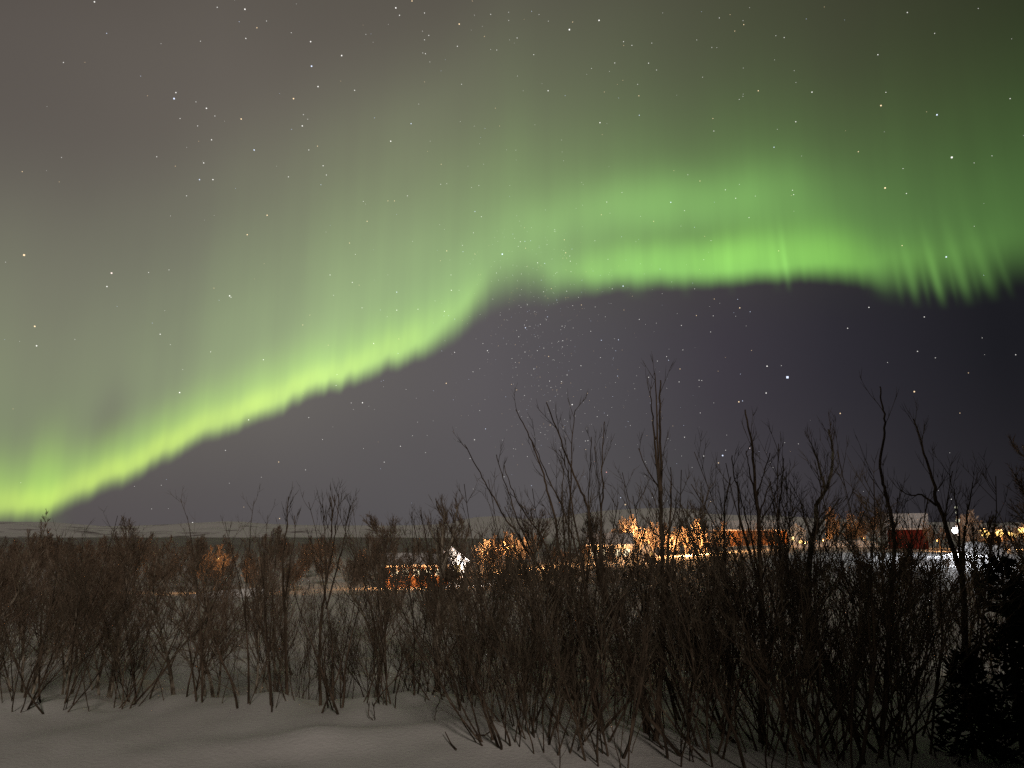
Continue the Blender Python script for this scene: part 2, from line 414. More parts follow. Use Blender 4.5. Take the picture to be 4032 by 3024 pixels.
for fx, w, amp, hh, sl in ((3480, .8, .06, 2.0, .02), (3545, .22, .05, 2.2, .05), (3600, .30, .11, 2.6, .10), (3650, .18, .05, 1.8, .06), (3702, .27, .15, 2.6, .13), (3760, .16, .04, 1.6, .08), (3805, .34, .11, 3.0, .15),
                           (3850, .2, .04, 2.0, .09), (3902, .36, .09, 3.0, .17), (3975, .22, .04, 2.4, .16), (3105, .22, .14, 2.4, .06), (3060, .3, .04, 3.0, .05), (2505, .8, .07, 4.0, .0), (2700, .4, .04, 3.0, .03), (2880, .3, .035, 3.0, .05)):
    a0 = azel(fx, 1150)[0]
    g = (A + H0 * sl).gauss(a0, w) * H0.gauss(0.5, hh) * H0.smooth(-1.1, 0.9) * amp
    fing = g if fing is None else fing + g
c_rim = mixc(nt, A.smooth(-22, 14), (0.50, 1.0, 0.03), (0.30, 1.0, 0.06))
c_core = mixc(nt, A.smooth(-22, 14), (0.82, 1.0, 0.05), (0.46, 1.0, 0.10))
c_dif = mixc(nt, A.smooth(-24, 18), (0.60, 1.0, 0.30), (0.40, 1.0, 0.20))
c_wide = mixc(nt, A.smooth(-22, 22), (0.85, 1.0, 0.60), (0.45, 1.0, 0.25))
c_fing = (0.42, 1.0, 0.20)
dif = dif * (dark_l.neg() + 1.0)
em = addc(nt, addc(nt, addc(nt, scalec(nt, c_core, core), scalec(nt, c_rim, rim + ray_l)), scalec(nt, c_dif, dif + band)), addc(nt, scalec(nt, c_wide, wide), scalec(nt, c_fing, fing)))
fade = H0.smooth(HT, HT - 9.0) * H0.smooth(HB, HB + 1.2)
em = scalec(nt, em, fade)
mx = nt.nodes.new('ShaderNodeVectorMath'); mx.operation = 'MAXIMUM'; mx.inputs[1].default_value = (0, 0, 0)
nt.links.new(em.k, mx.inputs[0])
e = nt.nodes.new('ShaderNodeEmission'); nt.links.new(mx.outputs[0], e.inputs[0]); e.inputs[1].default_value = 1.0
tr = nt.nodes.new('ShaderNodeBsdfTransparent'); ad = nt.nodes.new('ShaderNodeAddShader')
nt.links.new(e.outputs[0], ad.inputs[0]); nt.links.new(tr.outputs[0], ad.inputs[1])
nt.links.new(ad.outputs[0], nt.nodes['Material Output'].inputs[0]); am.cycles.emission_sampling = 'NONE'
au = mb.build('aurora', am, smooth=True)
ul = au.data.uv_layers.new(name='curtain')
ul.data.foreach_set('uv', [c for l in au.data.loops for c in uvs[l.vertex_index]])
tag(au, 'bright green aurora curtain arching across the night sky', 'aurora', kind='stuff')

# ------------------------------------------------------------------ stars
W_, B_, O_, R_ = (1, .97, .92), (.72, .80, 1.0), (1, .74, .46), (1, .45, .42)
STARS = [(1701,815,3.6,B_),(1657,791,1.7,W_),(1975,846,1.9,O_),(2044,555,1.9,B_),(1912,406,2.1,O_),(2056,340,2.3,W_),(2024,248,1.9,B_),(1903,228,1.9,O_),(1754,199,1.5,W_),(1638,196,1.5,O_),(1719,263,1.4,W_),(1449,437,1.6,B_),
 (1230,64,2.1,W_),(1294,44,1.8,W_),(1184,196,1.5,W_),(1296,265,1.6,W_),(1381,249,1.3,B_),(1380,207,1.3,O_),(1542,283,1.2,W_),(1540,256,1.2,O_),(1512,391,1.3,O_),(1672,318,1.4,B_),(992,52,1.8,O_),(855,17,1.8,W_),(863,33,1.4,W_),
 (890,2,1.6,O_),(917,28,1.3,W_),(738,120,1.8,W_),(673,143,2.1,B_),(671,90,1.7,W_),(687,187,1.7,W_),(634,213,1.9,O_),(521,257,1.8,O_),(653,272,1.7,W_),(549,324,1.8,B_),(446,234,1.7,W_),(376,213,2.2,B_),(380,200,1.5,W_),(457,302,1.5,W_),
 (440,352,1.5,W_),(431,388,1.6,B_),(460,388,1.6,W_),(403,423,1.2,W_),(427,272,1.2,W_),(389,256,1.2,W_),(52,551,2.5,O_),(241,590,2.2,(1,.8,.75)),(231,619,1.6,W_),(75,705,2.0,O_),(79,747,1.7,W_),(346,722,1.5,W_),(496,639,1.8,W_),(499,642,1.3,W_),
 (577,465,1.7,O_),(534,507,1.7,O_),(529,20,1.8,W_),(531,83,1.4,W_),(555,60,1.4,O_),(204,4,1.6,W_),(137,135,1.2,W_),(433,89,1.1,W_),(888,267,1.5,B_),(844,305,1.7,W_),(766,195,1.4,W_),(698,358,1.4,W_),(705,378,1.3,W_),(623,382,1.3,W_),
 (667,324,1.3,W_),(1085,549,2.2,B_),(857,631,1.5,B_),(807,742,1.4,W_),(857,670,1.4,W_),(903,668,1.2,W_),(975,627,1.4,W_),(569,777,1.4,W_),(388,848,1.8,W_),(455,760,1.2,W_),(537,907,1.5,W_),(783,870,1.7,W_),(667,902,1.2,W_),(964,828,1.6,O_),
 (1135,708,1.6,B_),(1236,874,1.7,W_),(1346,618,1.7,B_),(1598,665,1.6,O_),(1877,664,1.4,W_),(1831,709,1.3,W_),(1982,759,1.3,W_),(1561,984,2.1,B_),(1655,849,1.6,W_),(1596,868,1.8,O_),(1604,866,1.3,B_),(1815,893,1.6,O_),(1619,968,1.8,(1,.8,.8)),
 (1552,1000,1.5,O_),(1520,985,1.3,W_),(1025,950,1.4,W_),(865,964,1.3,W_),(602,998,1.4,O_),(1310,1020,1.5,R_),(1351,1090,2.0,O_),(604,1120,1.4,O_),(416,1129,1.5,W_),(952,398,1.1,W_),(852,434,1.3,O_),(838,434,1.2,O_),(880,423,1.2,W_),
 (1026,457,1.3,B_),(1040,468,1.2,W_),(965,542,1.4,O_),(1222,546,1.4,O_),(1219,518,1.3,O_),(1124,522,1.2,W_),(1299,464,1.2,O_),(1412,478,1.2,O_),(1618,470,1.2,W_),(1567,410,1.2,W_),(1682,542,1.2,O_),(1712,411,1.2,W_),(1958,418,1.3,W_),
 (1960,27,1.3,W_),(2019,72,1.1,W_),(2182,213,1.2,W_),(1694,81,1.2,W_),(1676,77,1.0,W_),(1408,93,1.1,W_),(1347,90,1.2,W_),(1365,98,1.2,W_),(1328,136,1.2,W_),(1153,118,1.2,W_),(1117,82,1.2,W_),(1099,44,1.1,W_),(1060,31,1.2,W_),(988,100,1.3,W_),
 (919,116,1.3,W_),(917,86,1.2,W_),(997,182,1.1,W_),(1073,108,1.1,W_),(785,435,1.1,W_),(793,478,1.4,O_),(755,525,1.3,O_),(713,594,1.3,W_),(761,610,1.3,W_),(782,665,1.2,W_),(365,583,1.1,W_),(487,973,1.2,W_),(660,1015,1.1,W_),(1790,1120,1.0,W_),
 (1469,797,1.3,O_),(1516,822,1.1,W_),(1467,825,1.2,W_),(1535,717,1.1,W_),(1472,703,1.2,W_),(1381,690,1.2,W_),(1299,735,1.3,B_),(1336,734,1.3,B_),(1420,780,1.1,W_),(1401,815,1.3,W_),(1255,790,1.2,W_),(1225,810,1.2,W_),(1290,900,1.1,W_),(1270,952,1.2,W_),(1185,770,1.3,O_)]
rng = random.Random(5)
ico_v = []; ph = (1 + 5 ** .5) / 2
for a_, b_ in ((1, ph), (-1, ph), (1, -ph), (-1, -ph)): ico_v += [(0, a_, b_), (a_, b_, 0), (b_, 0, a_)]
mb = MB(); colr = []
def star(px, py, size, col, k):
    d = ray(px * 4032 / 2212, py * 4032 / 2212).normalized(); c0 = d * 100000
    r = size * 0.36 * 100000 / (FPX / 3.94)
    n = len(mb.v); a1 = d.orthogonal().normalized(); a2 = d.cross(a1)
    for v in (Vector((0, 0, 1)), Vector((1, 0, 0)), Vector((0, 1, 0)), Vector((-1, 0, 0)), Vector((0, -1, 0)), Vector((0, 0, -1))):
        mb.v.append(c0 + (d * v.z + a1 * v.x + a2 * v.y) * r); colr.append((*[q * k for q in col], 1))
    mb.f += [tuple(n + i for i in q) for q in ((0, 1, 2), (0, 2, 3), (0, 3, 4), (0, 4, 1), (5, 2, 1), (5, 3, 2), (5, 4, 3), (5, 1, 4))]
for x, y, sz, c in STARS: star(x, y, sz * 1.08, c, 1.05 * min(1.25, sz / 1.5))
def tint(): return rng.choice([W_, W_, W_, B_, O_, W_])
for _ in range(1100):
    x, y = rng.uniform(-150, 2350), rng.uniform(-60, 1100)
    keep = math.exp(-((x - 1180) / 520) ** 2) * 0.75 + 0.12
    if rng.random() < keep: star(x, y, 0.75 + 0.7 * rng.random() ** 2, tint(), 0.45 + 0.7 * rng.random() ** 1.5)
for _ in range(400):
    y = rng.uniform(480, 960); x = 1150 + (y - 700) * 0.12 + rng.gauss(0, 58 + 0.10 * abs(y - 700))
    star(x, y, 0.5 + 0.75 * rng.random() ** 2.5, tint(), 0.25 + 0.8 * rng.random() ** 2)
for _ in range(260):
    star(rng.gauss(1270, 150), rng.uniform(560, 1020), 0.5 + 0.8 * rng.random() ** 2.5, tint(), 0.25 + 0.8 * rng.random() ** 2)
sm = bpy.data.materials.new('starlight'); sm.use_nodes = True; nt = sm.node_tree
nt.nodes.remove(nt.nodes['Principled BSDF'])
at_n = nt.nodes.new('ShaderNodeAttribute'); at_n.attribute_name = 'star_colour'
e = nt.nodes.new('ShaderNodeEmission'); nt.links.new(at_n.outputs['Color'], e.inputs[0]); nt.links.new(e.outputs[0], nt.nodes['Material Output'].inputs[0])
sm.cycles.emission_sampling = 'NONE'
st = mb.build('stars', sm)
ca = st.data.color_attributes.new('star_colour', 'FLOAT_COLOR', 'POINT'); ca.data.foreach_set('color', [q for c in colr for q in c])
tag(st, 'scattered white, blue and orange stars of the night sky', 'stars', kind='stuff')

# ------------------------------------------------------------------ bare shrubs and birches
def wob(rng, a): return Vector((rng.uniform(-a, a), rng.uniform(-a, a), rng.uniform(-a, a)))
def branch(rng, p, d, length, n, curl, up):
    pts = [p.copy()]; d = d.normalized(); s = length / n
    for i in range(n):
        d = (d + wob(rng, curl) + Vector((0, 0, up))).normalized(); p = p + d * s; pts.append(p.copy())
    return pts
def side_dir(rng, d, ang):
    o = d.orthogonal().normalized(); o.rotate(__import__('mathutils').Quaternion(d, rng.uniform(0, 2 * math.pi)))
    return (d * math.cos(ang) + o * math.sin(ang)).normalized()
def along(pts, t):
    i = min(len(pts) - 2, int(t * (len(pts) - 1))); f = t * (len(pts) - 1) - i
    return pts[i].lerp(pts[i + 1], f), (pts[i + 1] - pts[i]).normalized()
def twigs(mb, rng, pts, count, lo, hi, ratio, r, levels, ang=(0.35, 0.7), t0=0.25, up=0.10, n2=4):
    L = sum((b - a).length for a, b in zip(pts, pts[1:]))
    for _ in range(count):
        t = t0 + (1 - t0) * rng.random() ** 0.85
        p, d = along(pts, min(0.98, t)); d2 = side_dir(rng, d, rng.uniform(*ang))
        ln = min(hi, max(lo, L * ratio * (1.15 - 0.75 * t) * rng.uniform(0.6, 1.3)))
        q = branch(rng, p, d2, ln, 4 if levels > 1 else 3, 0.13, up)
        k = len(q)
        mb.tube(q, [r * (1 - 0.72 * i / (k - 1)) for i in range(k)], 3)
        if levels > 1: twigs(mb, rng, q, n2, lo * 0.5, hi * 0.55, 0.5, r * 0.68, levels - 1, ang, 0.2, up, max(2, n2 - 1))

def make_willow(seed, h, nst, spread, r0, dens, mats, separate, twr=0.0036, t0=0.14):
    """Prototype: list of (name, mesh)"""
    rng = random.Random(seed); out = []; tw = MB(); allst = MB()
    for i in range(nst):
        a = rng.uniform(0, 2 * math.pi); lean = rng.uniform(0.03, spread)
        d = Vector((math.cos(a) * lean * 2.0, math.sin(a) * lean * 2.0, 1)); L = h * rng.uniform(0.55, 1.05) * (1 - 0.1 * lean)
        p = Vector((math.cos(a) * 0.28 * rng.random(), math.sin(a) * 0.28 * rng.random(), -0.12))
        pts = branch(rng, p, d, L, 9, 0.15, -0.07 if rng.random() < .16 else 0.06)
        r = r0 * rng.choice((.5, .6, .7, .9, 1.25)); rad = [max(0.003, r * (1 - 0.86 * j / 9)) for j in range(10)]
        m = MB() if separate else allst
        m.tube(pts, rad, 5)
        if rng.random() < 0.6:
            q, d3 = along(pts, rng.uniform(0.25, 0.5)); f = branch(rng, q, side_dir(rng, d3, rng.uniform(.2, .4)), L * 0.5, 6, 0.09, 0.05)
            m.tube(f, [max(0.003, r * 0.6 * (1 - 0.85 * j / 6)) for j in range(7)], 4)
            twigs(tw, rng, f, int(dens * 0.6), 0.15, 0.8, 0.34, twr, 2)
        if separate: out.append(('stem', m.mesh('stem', mats[0])))
        twigs(tw, rng, pts, dens, 0.15, 1.0, 0.26, twr, 2, (0.35, 0.8), t0=t0)
    if not separate: out.append(('trunk', allst.mesh('trunk', mats[0])))
    out.append(('crown', tw.mesh('crown', mats[1])))
    return out
def make_birch(seed, h, mats, twr, dens=1.0, round_=1.0, crook=0.09):
    rng = random.Random(seed); tr, tw = MB(), MB()
    trunks = [(Vector((0, 0, -0.2)), Vector((rng.uniform(-.1, .1), rng.uniform(-.1, .1), 1)), h * 0.92, h * 0.011)]
    for _ in range(rng.choice((0, 1, 2))):
        a = rng.uniform(0, 6.28); trunks.append((Vector((.1 * math.cos(a), .1 * math.sin(a), -0.2)), Vector((.32 * math.cos(a), .32 * math.sin(a), 1)), h * rng.uniform(.6, .85), h * 0.008))
    for p, d, L, r in trunks:
        pts = branch(rng, p, d, L, 10, crook, 0.03)
        tr.tube(pts, [max(twr, r * (1 - 0.85 * j / 10)) for j in range(11)], 6)
        for k in range(int(15 * dens)):
            t = 0.25 + 0.72 * (k + rng.random()) / (15 * dens); q, d2 = along(pts, min(.97, t))
            ln = h * 0.34 * round_ * (1.15 - 0.75 * abs(t - 0.45) - 0.35 * t) * rng.uniform(.7, 1.2)
            b = branch(rng, q, side_dir(rng, d2, rng.uniform(.5, .95)), ln, 5, 0.14, 0.12)
            (tr if k % 3 == 0 else tw).tube(b, [max(twr, r * 0.42 * (1 - t * 0.6) * (1 - 0.8 * j / 5)) for j in range(6)], 4)
            twigs(tw, rng, b, int(9 * dens), h * .03, h * .17, 0.48, twr, 2, (0.35, 0.8), 0.2, 0.10, 4)
    return [('trunk', tr.mesh('trunk', mats[0])), ('crown', tw.mesh('crown', mats[1]))]

def plant(name, parts, loc, rz, s, label, cat, group=None, tilt=(0, 0)):
    o = empty(name, loc, rz, s); o.rotation_euler = (tilt[0], tilt[1], rz)
    tag(o, label, cat, group)
    if cat != 'house': v_ = random.Random(loc[0] * 91.7 + loc[1]); o.scale = (s * v_.uniform(.75, 1.2), s * v_.uniform(.75, 1.2), s)
    for nm, me in parts:
        c = bpy.data.objects.new(nm, me); COL.objects.link(c); c.parent = o
    return o

WM, BM = (M['willow'], M['twig']), (M['birch'], M['birchtwig'])
front_protos = [make_willow(100 + i, h, n, sp, .0115, int(dn * 1.3), WM, True, .0028) for i, (h, n, sp, dn) in enumerate(((2.3, 8, .36, 16), (2.6, 7, .30, 15), (2.0, 9, .42, 15), (2.9, 6, .22, 17), (1.7, 8, .5, 12)))]
edge_protos = [make_willow(150 + i, h, n, sp, .0125, dn, WM, True, .0026, .40) for i, (h, n, sp, dn) in enumerate(((2.4, 4, .22, 9), (2.7, 3, .16, 10), (2.0, 5, .3, 8), (2.9, 3, .14, 11), (1.8, 4, .4, 8)))]
mid_protos = [make_willow(200 + i, h, n, sp, .0160, int(dn * 1.25), WM, False, .0036, .34) for i, (h, n, sp, dn) in enumerate(((2.5, 7, .34, 18), (2.8, 4, .20, 22), (2.3, 8, .46, 15), (3.0, 3, .2, 26), (2.6, 9, .3, 14), (2.2, 5, .55, 16), (3.1, 6, .16, 15), (2.4, 3, .38, 24)))]
birch_protos = [make_birch(300 + i, h, BM, .0052, dn * 1.15, ro, .12) for i, (h, dn, ro) in enumerate(((4.2, 1.2, 1.0), (4.6, 1.3, .8), (3.9, 1.2, 1.15), (4.9, 1.1, .65)))]
crown_protos = [make_birch(350 + i, h, BM, .0075, dn, ro, .10) for i, (h, dn, ro) in enumerate(((4.2, 1.9, 1.0), (4.6, 2.0, .85), (3.9, 2.0, 1.1), (4.9, 1.6, .6)))]
far_protos = [make_birch(400 + i, h, BM, .024, dn * 1.45, ro, .08) for i, (h, dn, ro) in enumerate(((6.2, 1.0, .9), (7.0, 1.1, .75), (5.4, 1.0, 1.1), (6.6, 1.0, 1.0)))]
frost_protos = [make_birch(450 + i, h, (M['frost'], M['frost']), .030, dn * 1.5, ro, .08) for i, (h, dn, ro) in enumerate(((6.2, 1.1, 1.0), (7.0, 1.2, .8), (5.0, 1.2, 1.2)))]

# --- shrubs whose stems stand out against sky and lights: each stem on its own course
def traced(name, label, cat, Yb, stems, r0=0.02, tw=10, mats=WM, seed=0, group=None, twr=.0034, extra=(), tlo=0.18, thi=0.75, lv=2, t0=0.25):
    """stems: lists of photo points (top first) of one plant standing at distance Yb"""
    rng = random.Random(seed + 900)
    bx = stems[0][-1]; b = at(bx[0], bx[1], Yb); base = Vector((b.x, Yb, G(b.x, Yb)))
    o = empty(name, base); tag(o, label, cat, group)
    crown = MB()
    for si, st in enumerate(stems):
        lean = rng.uniform(-0.5, 0.5); n = len(st)
        pts = []
        ymin, ymax = st[0][1], 2900.0
        for i, (x, y) in enumerate(st):
            pts.append(at(x, y, Yb + lean * max(0.0, (ymax - y) / 1400)) - base)
        pts = pts[::-1]
        if si == 0 or (len(st) > 3 and st[-1][1] > 2600):
            x, y, _ = pts[0]; gz = G(base.x + x, base.y + y) - base.z - 0.1
            if pts[0].z > gz + 0.05: pts.insert(0, Vector((x * 0.9, y * 0.9, gz)))
            else: pts[0].z = gz
        # resample smoothly
        q = []
        for i in range(len(pts) - 1):
            p0, p1, p2, p3 = pts[max(0, i - 1)], pts[i], pts[i + 1], pts[min(len(pts) - 1, i + 2)]
            for k in range(4):
                t = k / 4
                q.append(0.5 * ((2 * p1) + (p2 - p0) * t + (2 * p0 - 5 * p1 + 4 * p2 - p3) * t * t + (3 * p1 - p0 - 3 * p2 + p3) * t ** 3) + wob(rng, 0.006))
        q.append(pts[-1])
        L = sum((b2 - a2).length for a2, b2 in zip(q, q[1:]))
        rr = r0 * (1.0 if si == 0 else 0.75) * min(1.0, 0.35 + L / 3.0)
        k = len(q); m = MB().tube(q, [max(0.0042, rr * (1 - 0.78 * i / (k - 1))) for i in range(k)], 6)
        m.build('stem' if mats is WM else 'trunk' if si == 0 else 'limb', mats[0], o)
        twigs(crown, rng, q, int(tw * min(1.0, L / 2.2)) + 2, tlo, thi, 0.20, twr, lv, (0.25, 0.6), t0, 0.12)
    for nm, me in extra: pass
    crown.build('crown', mats[1], o)
    return o
T = traced
T('willow_shrub', 'willow shrub left of centre sky with two bare whips leaning far left', 'shrub', 7.45, [
  [(1829,1750),(1880,1841),(1919,1917),(1956,1978),(1995,2050),(2035,2098),(2060,2145),(2118,2224),(2165,2300),(2187,2336),(2190,2400),(2234,2561),(2267,2699),(2274,2829)],
  [(1955,1790),(1974,1866),(2003,1938),(2024,2007),(2039,2050),(2065,2110),(2100,2190),(2150,2290),(2205,2450),(2240,2640),(2268,2800)],
  [(1986,1832),(1998,1880),(2020,1935),(2060,2010),(2110,2080),(2150,2150),(2190,2300)]], .019, 3, seed=1, thi=.45, lv=2)
T('willow_shrub', 'willow shrub with forked whips crossing above the lit cabin', 'shrub', 7.2, [
  [(2031,1613),(2068,1685),(2100,1757),(2136,1848),(2154,1931),(2187,2050),(2200,2160),(2240,2290),(2290,2450),(2330,2640),(2345,2868)],
  [(2097,1739),(2129,1812),(2165,1895),(2209,1985),(2230,2050),(2265,2150),(2300,2290),(2325,2420),(2338,2640)],
  [(2200,1770),(2230,1840),(2243,1920),(2262,2050),(2290,2200),(2310,2400)]], .019, 3, seed=2, thi=.45)
T('willow_shrub', 'willow shrub with one long thick whip slanting up to the left', 'shrub', 6.75, [
  [(2151,1584),(2191,1685),(2227,1786),(2270,1895),(2306,1974),(2324,2072),(2339,2174),(2361,2290),(2400,2400),(2440,2480),(2484,2587),(2520,2713),(2552,2829),(2549,2966)],
  [(2404,2250),(2436,2398),(2460,2480),(2500,2620),(2540,2760),(2550,2900)],
  [(2380,1660),(2374,1760),(2370,1850),(2375,1930),(2366,2050),(2366,2200),(2400,2400),(2470,2600),(2530,2800)]], .021, 3, seed=3, thi=.45)
T('willow_shrub', 'thin upright willow shrub with pale feathery tips between the slanting whips', 'shrub', 7.9, [
  [(2266,1613),(2256,1685),(2250,1793),(2248,1920),(2239,2050),(2245,2200),(2250,2500),(2290,2790)],
  [(2223,1800),(2218,1880),(2215,1960),(2219,2050),(2228,2250),(2250,2500)],
  [(2328,1720),(2324,1850),(2318,1960),(2322,2100),(2310,2300),(2300,2600)],
  [(2340,1760),(2350,1850),(2362,1960),(2366,2080),(2350,2300),(2310,2600)]], .015, 6, seed=4, thi=.5)
T('willow_shrub', 'tallest willow shrub, twin black stems side by side reaching the high stars', 'shrub', 6.55, [
  [(2601,1497),(2598,1595),(2601,1739),(2603,1902),(2601,2000),(2605,2108),(2610,2253),(2612,2434),(2604,2600),(2590,2822),(2583,3003)],
  [(2578,1468),(2585,1595),(2590,1775),(2596,1902),(2599,1980)],
  [(2560,1540),(2568,1620),(2576,1720),(2588,1830),(2598,1930)],
  [(2514,1765),(2554,1859),(2594,1920),(2600,1960)],
  [(2543,2036),(2560,2070),(2576,2098),(2604,2120)],
  [(2667,1980),(2650,2040),(2630,2090),(2608,2125)],
  [(2690,2040),(2670,2110),(2650,2180),(2630,2280),(2612,2400)],
  [(2640,1840),(2642,1940),(2636,2050),(2628,2200),(2618,2420)]], .027, 5, seed=5, thi=.6)
T('willow_shrub', 'antler-shaped willow shrub with many curved upright branches', 'shrub', 6.6, [
  [(2934,1613),(2952,1703),(2963,1775),(2972,1902),(2981,1985),(2988,2050),(2992,2181),(2996,2325),(3003,2495),(3000,2700),(2995,2960)],
  [(3032,1783),(3006,1866),(2990,1920),(2977,1963),(2984,2010)],
  [(3035,1895),(3017,1945),(2995,2014),(2988,2060)],
  [(3057,1931),(3039,1985),(3003,2036),(2990,2080)],
  [(2939,1775),(2948,1841),(2970,1931),(2980,1990)],
  [(3147,2094),(3110,2155),(3079,2213),(3014,2289),(2998,2340)],
  [(2883,1793),(2891,1877),(2909,1938),(2914,2050),(2945,2145),(2966,2224),(2985,2271),(2997,2360)],
  [(2905,1910),(2923,1985),(2940,2050),(2960,2130),(2980,2220),(2995,2330)]], .026, 5, seed=6, thi=.5)
T('willow_shrub', 'slim willow shrub with a bent stem just left of the antler-shaped one', 'shrub', 6.9, [
  [(2878,1877),(2858,1967),(2851,2050),(2852,2130),(2854,2217),(2862,2347),(2868,2550),(2872,2900)],
  [(2800,2060),(2820,2150),(2840,2230),(2858,2320),(2866,2420)],
  [(2745,2110),(2760,2190),(2790,2260),(2830,2320),(2862,2370)]], .020, 5, seed=7)
T('willow_shrub', 'straight slim willow shrub right of the antler-shaped one', 'shrub', 6.75, [
  [(3086,1804),(3079,1902),(3064,2050),(3071,2188),(3079,2325),(3085,2550),(3078,2920)],
  [(3097,1980),(3090,2080),(3084,2200),(3080,2330)],
  [(3130,2200),(3110,2280),(3090,2380),(3084,2520)]], .018, 5, seed=8)
T('willow_shrub', 'wavy black willow stem snaking up beside the red barn', 'shrub', 6.2, [
  [(3465,1522),(3471,1577),(3482,1631),(3484,1703),(3471,1775),(3469,1855),(3482,1920),(3500,1992),(3516,2075),(3521,2203),(3518,2275),(3507,2330),(3500,2492),(3490,2700),(3470,3000)],
  [(3626,2040),(3594,2152),(3550,2225),(3518,2285),(3508,2330)],
  [(3533,1960),(3530,2030),(3524,2100),(3520,2200)]], .022, 3, seed=9)
T('willow_shrub', 'thick dark leaning willow in front of the white floodlight', 'shrub', 7.0, [
  [(3597,1649),(3626,1732),(3644,1804),(3670,1877),(3684,1927),(3682,1967),(3706,2011),(3738,2113),(3764,2196),(3789,2275),(3797,2400),(3800,2550),(3812,2980)],
  [(3755,1920),(3762,1980),(3770,2040),(3776,2120),(3786,2230)],
  [(3830,1900),(3815,1990),(3800,2080),(3794,2180),(3792,2300)],
  [(3545,1930),(3585,1950),(3630,1950),(3684,1990)]], .030, 12, seed=10)
T('birch_tree', 'twisted pale-barked birch with a bushy top between the cabin lights and the red barn', 'tree', 10.5, [
  [(3262,1690),(3278,1760),(3276,1840),(3256,1920),(3215,1990),(3215,2060),(3194,2137),(3187,2217),(3180,2400),(3172,2640)],
  [(3190,1740),(3215,1800),(3235,1870),(3250,1930)],
  [(3310,1960),(3275,2010),(3240,2050),(3205,2110)],
  [(3155,1990),(3170,2050),(3190,2100),(3196,2150)]], .05, 26, mats=BM, seed=11, twr=.005, tlo=.2, thi=.9)
T('birch_tree', 'pale lit birch with a forked white branch in front of the leftmost house lights', 'tree', 11.5, [
  [(1752,2010),(1745,2090),(1738,2190),(1735,2330),(1722,2440),(1716,2560),(1722,2680)],
  [(1842,2310),(1800,2345),(1765,2390),(1736,2430)],
  [(1840,2380),(1800,2384),(1766,2392),(1745,2420)],
  [(1690,2060),(1712,2130),(1728,2210),(1736,2280)],
  [(1800,1990),(1790,2080),(1768,2160),(1740,2260)],
  [(1660,2190),(1690,2240),(1715,2290),(1734,2350)]], .05, 26, mats=BM, seed=12, twr=.0055, tlo=.2, thi=.9, t0=0.4)
T('willow_shrub', 'lone slim shrub with one straight black stem above the left thicket', 'shrub', 8.3, [
  [(1136,1955),(1130,2067),(1116,2157),(1114,2266),(1123,2429),(1128,2600),(1130,2775)],
  [(1160,2030),(1158,2120),(1140,2230),(1124,2350)]], .020, 9, seed=13)
T('willow_shrub', 'slim shrub with a forked tip like a tuning fork above the left thicket', 'shrub', 8.2, [
  [(1300,1955),(1309,2042),(1300,2157),(1289,2266),(1278,2338),(1264,2447),(1258,2600),(1262,2780)],
  [(1318,1948),(1316,1990),(1309,2042),(1306,2100)],
  [(1334,1944),(1325,2067),(1316,2130),(1300,2220)],
  [(1270,1985),(1277,2075),(1282,2180),(1284,2290)],
  [(1380,1990),(1366,2060),(1350,2150),(1320,2260),(1285,2400)]], .021, 14, seed=14)

# --- low shrubs along the snow edge, each named by its place in the row
row = [(60,2775,2,.95),(240,2790,0,.9),(410,2800,4,1.0),(560,2750,1,.8),(705,2752,3,.62),(840,2765,3,.72),(965,2778,1,.75),(1075,2790,1,.7),(1190,2795,4,1.05),(1330,2790,0,.9),(1420,2790,2,.95),(1530,2775,3,.72),(1630,2762,1,.85),(1775,2755,0,.9),
       (1870,2770,2,1.0)]
ords = 'first second third fourth fifth sixth seventh eighth ninth tenth eleventh twelfth thirteenth fourteenth fifteenth sixteenth seventeenth eighteenth nineteenth twentieth twenty-first twenty-second twenty-third twenty-fourth twenty-fifth twenty-sixth'.split()
rng = random.Random(77)
for i, (x, y, k, s_) in enumerate(row):
    p = ground_pt(x, y)
    plant('willow_shrub', (edge_protos if 480 < x < 1500 else front_protos)[k], p, rng.uniform(0, 6.28), s_, ords[i] + ' bare shrub from the left along the edge of the open snow', 'shrub', 'shrubs along the edge of the open snow')
near = [(1985,2888,4,1.0),(2030,2905,2,1.05),(2060,2870,0,1.0),(2140,2828,1,.95),(2195,2880,4,1.15),(2150,3000,4,.75),(2330,2960,0,1.0),(2420,2840,2,1.1),(2460,2990,1,.9),(2660,2930,2,1.1),(2740,2985,0,1.05),(2800,2870,1,1.0),(2900,3000,4,1.3),
        (2940,2850,0,1.1),(3050,3010,2,1.1),(3150,2880,1,1.0),(3210,3010,0,1.1),(3320,2900,2,1.15),(3390,3015,1,.95),(3600,2930,0,1.15),(3000,2890,4,1.2),(3100,2950,2,1.1),(3260,2950,4,1.3),(3440,2900,0,1.05),(3520,2990,2,1.15),(3680,3000,4,1.2)]
near.sort()
for i, (x, y, k, s_) in enumerate(near):
    p = ground_pt(x, y)
    plant('willow_shrub', front_protos[k], p, rng.uniform(0, 6.28), s_, ords[i] + ' low bushy shrub from the left in the near thicket on the snow', 'shrub', 'low bushy shrubs of the near thicket')

